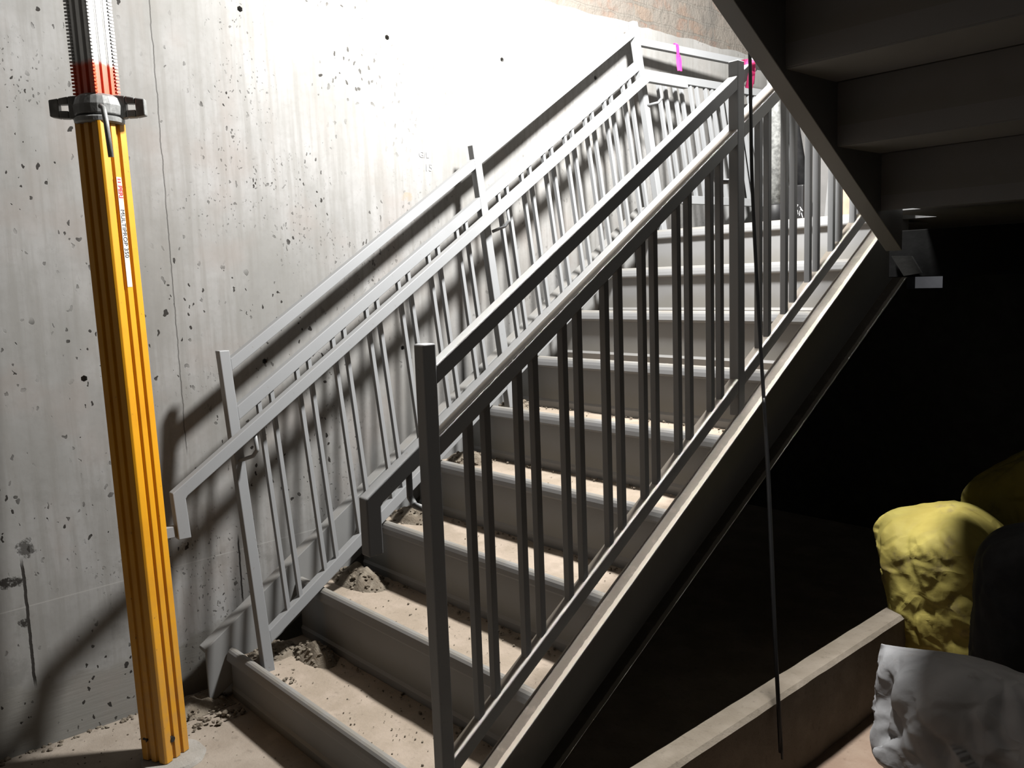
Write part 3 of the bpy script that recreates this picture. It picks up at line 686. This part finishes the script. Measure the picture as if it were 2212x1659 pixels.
# ------------------------------------------------------------------ hanging cable
cp = [at_plane(1612, -90, 0, .245), at_plane(1620, 130, 0, .248), at_plane(1625, 400, 0, .256), at_plane(1640, 700, 0, .29), at_plane(1655, 950, 0, .345), at_plane(1670, 1300, 0, .44), at_plane(1680, 1500, 0, .484), at_plane(1686, 1625, 0, .492)]
bm = B(); tube(bm, smooth_path(cp, 8), .0052, 8)
cp2 = [at_plane(1650, 860, 0, .325), at_plane(1660, 1000, 0, .36), at_plane(1668, 1180, 0, .41), at_plane(1677, 1400, 0, .466), at_plane(1690, 1640, 0, .50)]
tube(bm, smooth_path(cp2, 8), .0035, 8)
tag(obj('power_cable', bm, 'black', smooth=True), 'black power cable hanging down past the near railing post to the floor', 'cable')
# ------------------------------------------------------------------ things on the landing
LZ0 = 1.62
c = at_plane(1674, 470, 2, 1.64); c = at_plane(1674, 470, 1, 2.75)
pipe = thing('steel_pipe', 'mottled galvanised pipe standing upright on the landing behind the balusters', 'pipe', (c.x, c.y, LZ0))
bm = B(); lathe(bm, [(.042, .10), (.042, 1.5)], (c.x, c.y, LZ0), 24); obj('tube', bm, 'galvl', pipe, smooth=True)
bm = B(); lathe(bm, [(.05, 0), (.05, .105), (.046, .11)], (c.x, c.y, LZ0), 24); obj('foot_sleeve', bm, 'black', pipe, smooth=True, label='black rubber sleeve')
a = at_plane(1745, 470, 1, 2.60); b_ = at_plane(1690, 140, 1, 2.60)
bm = B(); tube(bm, [(a.x, a.y, LZ0+.03), b_, b_+(b_-a)*.6], .030, 16)
o = obj('leaning_pole', bm, 'darkst', smooth=True); tag(o, 'dark steel pole leaning behind the near railing on the landing', 'pole')
c = at_plane(1722, 470, 1, 2.55)
bm = B(); box(bm, c.x-.05, c.x+.045, c.y-.03, c.y+.03, LZ0, LZ0+.17)
o = obj('black_crate', bm, 'black', bevel=.006); tag(o, 'small black box with white scribbles at the landing edge', 'box')
bm = B()
for pts in (((1719, 441), (1724, 443), (1721, 448)), ((1728, 447), (1734, 456), (1729, 452)), ((1719, 462), (1723, 454), (1724, 463), (1728, 455), (1727, 466)), ((1731, 460), (1734, 470))):
    tube(bm, [at_plane(u, v, 1, c.y-.0305) for u, v in pts], .0016, 6)
obj('scribble', bm, 'white', o, label='white hand-written scribble')
c = at_plane(1788, 470, 1, 3.3)
bm = B(); hexa(bm, [(c.x-.16, 3.55, LZ0), (c.x+.13, 3.30, LZ0), (c.x+.13, 3.33, LZ0), (c.x-.16, 3.58, LZ0), (c.x-.16, 3.72, LZ0+1.0), (c.x+.13, 3.47, LZ0+1.0), (c.x+.13, 3.50, LZ0+1.0), (c.x-.16, 3.75, LZ0+1.0)])
tag(obj('leaning_board', bm, 'white', bevel=.002), 'white board leaning upright at the rear of the landing', 'board')
c = at_plane(1826, 460, 1, 2.9)
bm = B(); box(bm, c.x-.06, c.x+.16, 2.85, 3.0, LZ0, LZ0+.20); tag(obj('cardboard_box', bm, 'peach', bevel=.004), 'peach coloured box at the right end of the landing edge', 'box')
for i, (u, y_) in enumerate(((1560, 2.95), (1600, 3.1))):
    c = at_plane(u, 470, 1, y_); bm = B(); hexa(bm, [(c.x-.10, y_, LZ0), (c.x+.09, y_-.01, LZ0), (c.x+.09, y_+.012, LZ0), (c.x-.10, y_+.022, LZ0), (c.x-.14, y_+.10, LZ0+.72), (c.x+.05, y_+.09, LZ0+.72), (c.x+.05, y_+.112, LZ0+.72), (c.x-.14, y_+.122, LZ0+.72)])
    tag(obj('steel_plate', bm, 'paint', bevel=.002), ('grey steel plate leaning on the landing, left one behind the balusters', 'grey steel plate leaning on the landing, right one behind the near post')[i], 'plate', 'steel plates leaning on the landing')
# ------------------------------------------------------------------ sacks
def sack(name, c, rx, ry, h, mat, label, cat, seed, fold=.07, neck=None, rot=0., pleat=9, lean=0., ex=3.2):
    bm = B(); ns, nt = 150, 96; rows = []; c = Vector(c)
    for j in range(nt+1):
        t = j/nt; row = []
        prof_ = (1-abs(2*t-1)**ex)**.42 if 0 < t < 1 else 0
        for i in range(ns):
            a = 2*math.pi*i/ns
            sq = (abs(math.cos(a))**4+abs(math.sin(a))**4)**-.25*.55+.45
            r = prof_*sq; d = Vector((math.cos(a), math.sin(a), t*2))
            S1 = Vector((seed, 0, 0))
            f = 1+fold*1.3*noise.noise(d*1.5+S1)
            g1 = noise.noise(Vector((math.cos(a)*1.6, math.sin(a)*1.6, t*1.5))+S1*2)
            f += fold*.9*(1-min(1, abs(g1)*4.5))*math.copysign(1, noise.noise(d+S1*3))*.6
            f += fold*.45*math.sin(a*pleat+4*noise.noise(d*1.2+S1)+t*3)*max(0, (t-.35))*1.6
            w_ = Vector((math.cos(a)*2.2+t*1.3, math.sin(a)*2.2-t*.8, t*3.4))+S1
            f -= fold*.42*max(0, 1-abs(noise.noise(w_))*7)
            f += fold*.16*max(0, 1-abs(noise.noise(w_*2.1))*6)
            x, y = r*rx*f*math.cos(a), r*ry*f*math.sin(a)
            x, y = x*math.cos(rot)-y*math.sin(rot), x*math.sin(rot)+y*math.cos(rot)
            z = h*t*(1+.10*noise.noise(Vector((x*4, y*4, seed)))*t)
            p = Vector((x+lean*max(z, 0), y, max(z, 0)))
            if neck:
                nd = Vector(neck[0]); g = max(0, (p-Vector((0, 0, h*.45))).normalized().dot((nd-Vector((0, 0, h*.45))).normalized()))
                k = g**neck[1]; p = p.lerp(nd, k*neck[2]) 
            row.append(bm.verts.new(c+p))
        rows.append(row)
    for j in range(nt):
        for i in range(ns): bm.faces.new((rows[j][i], rows[j][(i+1) % ns], rows[j+1][(i+1) % ns], rows[j+1][i]))
    bmesh.ops.remove_doubles(bm, verts=bm.verts[:], dist=.0004)
    o = obj(name, bm, mat, smooth=True); tag(o, label, cat); return o
sack('yellow_sack', (.645, 1.82, 0), .215, .19, .585, 'ysack', 'creased yellow sack slumped at the end of the concrete kerb', 'sack', 3.1, .085, None, lean=-.26, ex=5.5)
sack('yellow_sack', (.95, 2.22, 0), .52, .22, .80, 'ysack', 'second yellow sack bulging up behind the dark sack', 'sack', 8.4, .07)
sack('dark_sack', (1.045, 1.52, 0), .325, .17, .655, 'dsack', 'charcoal black sack between the yellow sacks and the white sack', 'sack', 5.7, .03, None, ex=10)
sack('white_sack', (.945, 1.08, 0), .29, .20, .415, 'wsack', 'crumpled white woven sack on the floor at lower right', 'sack', 1.6, .13, ((-.30, -.02, .41), 11, .88), pleat=17)
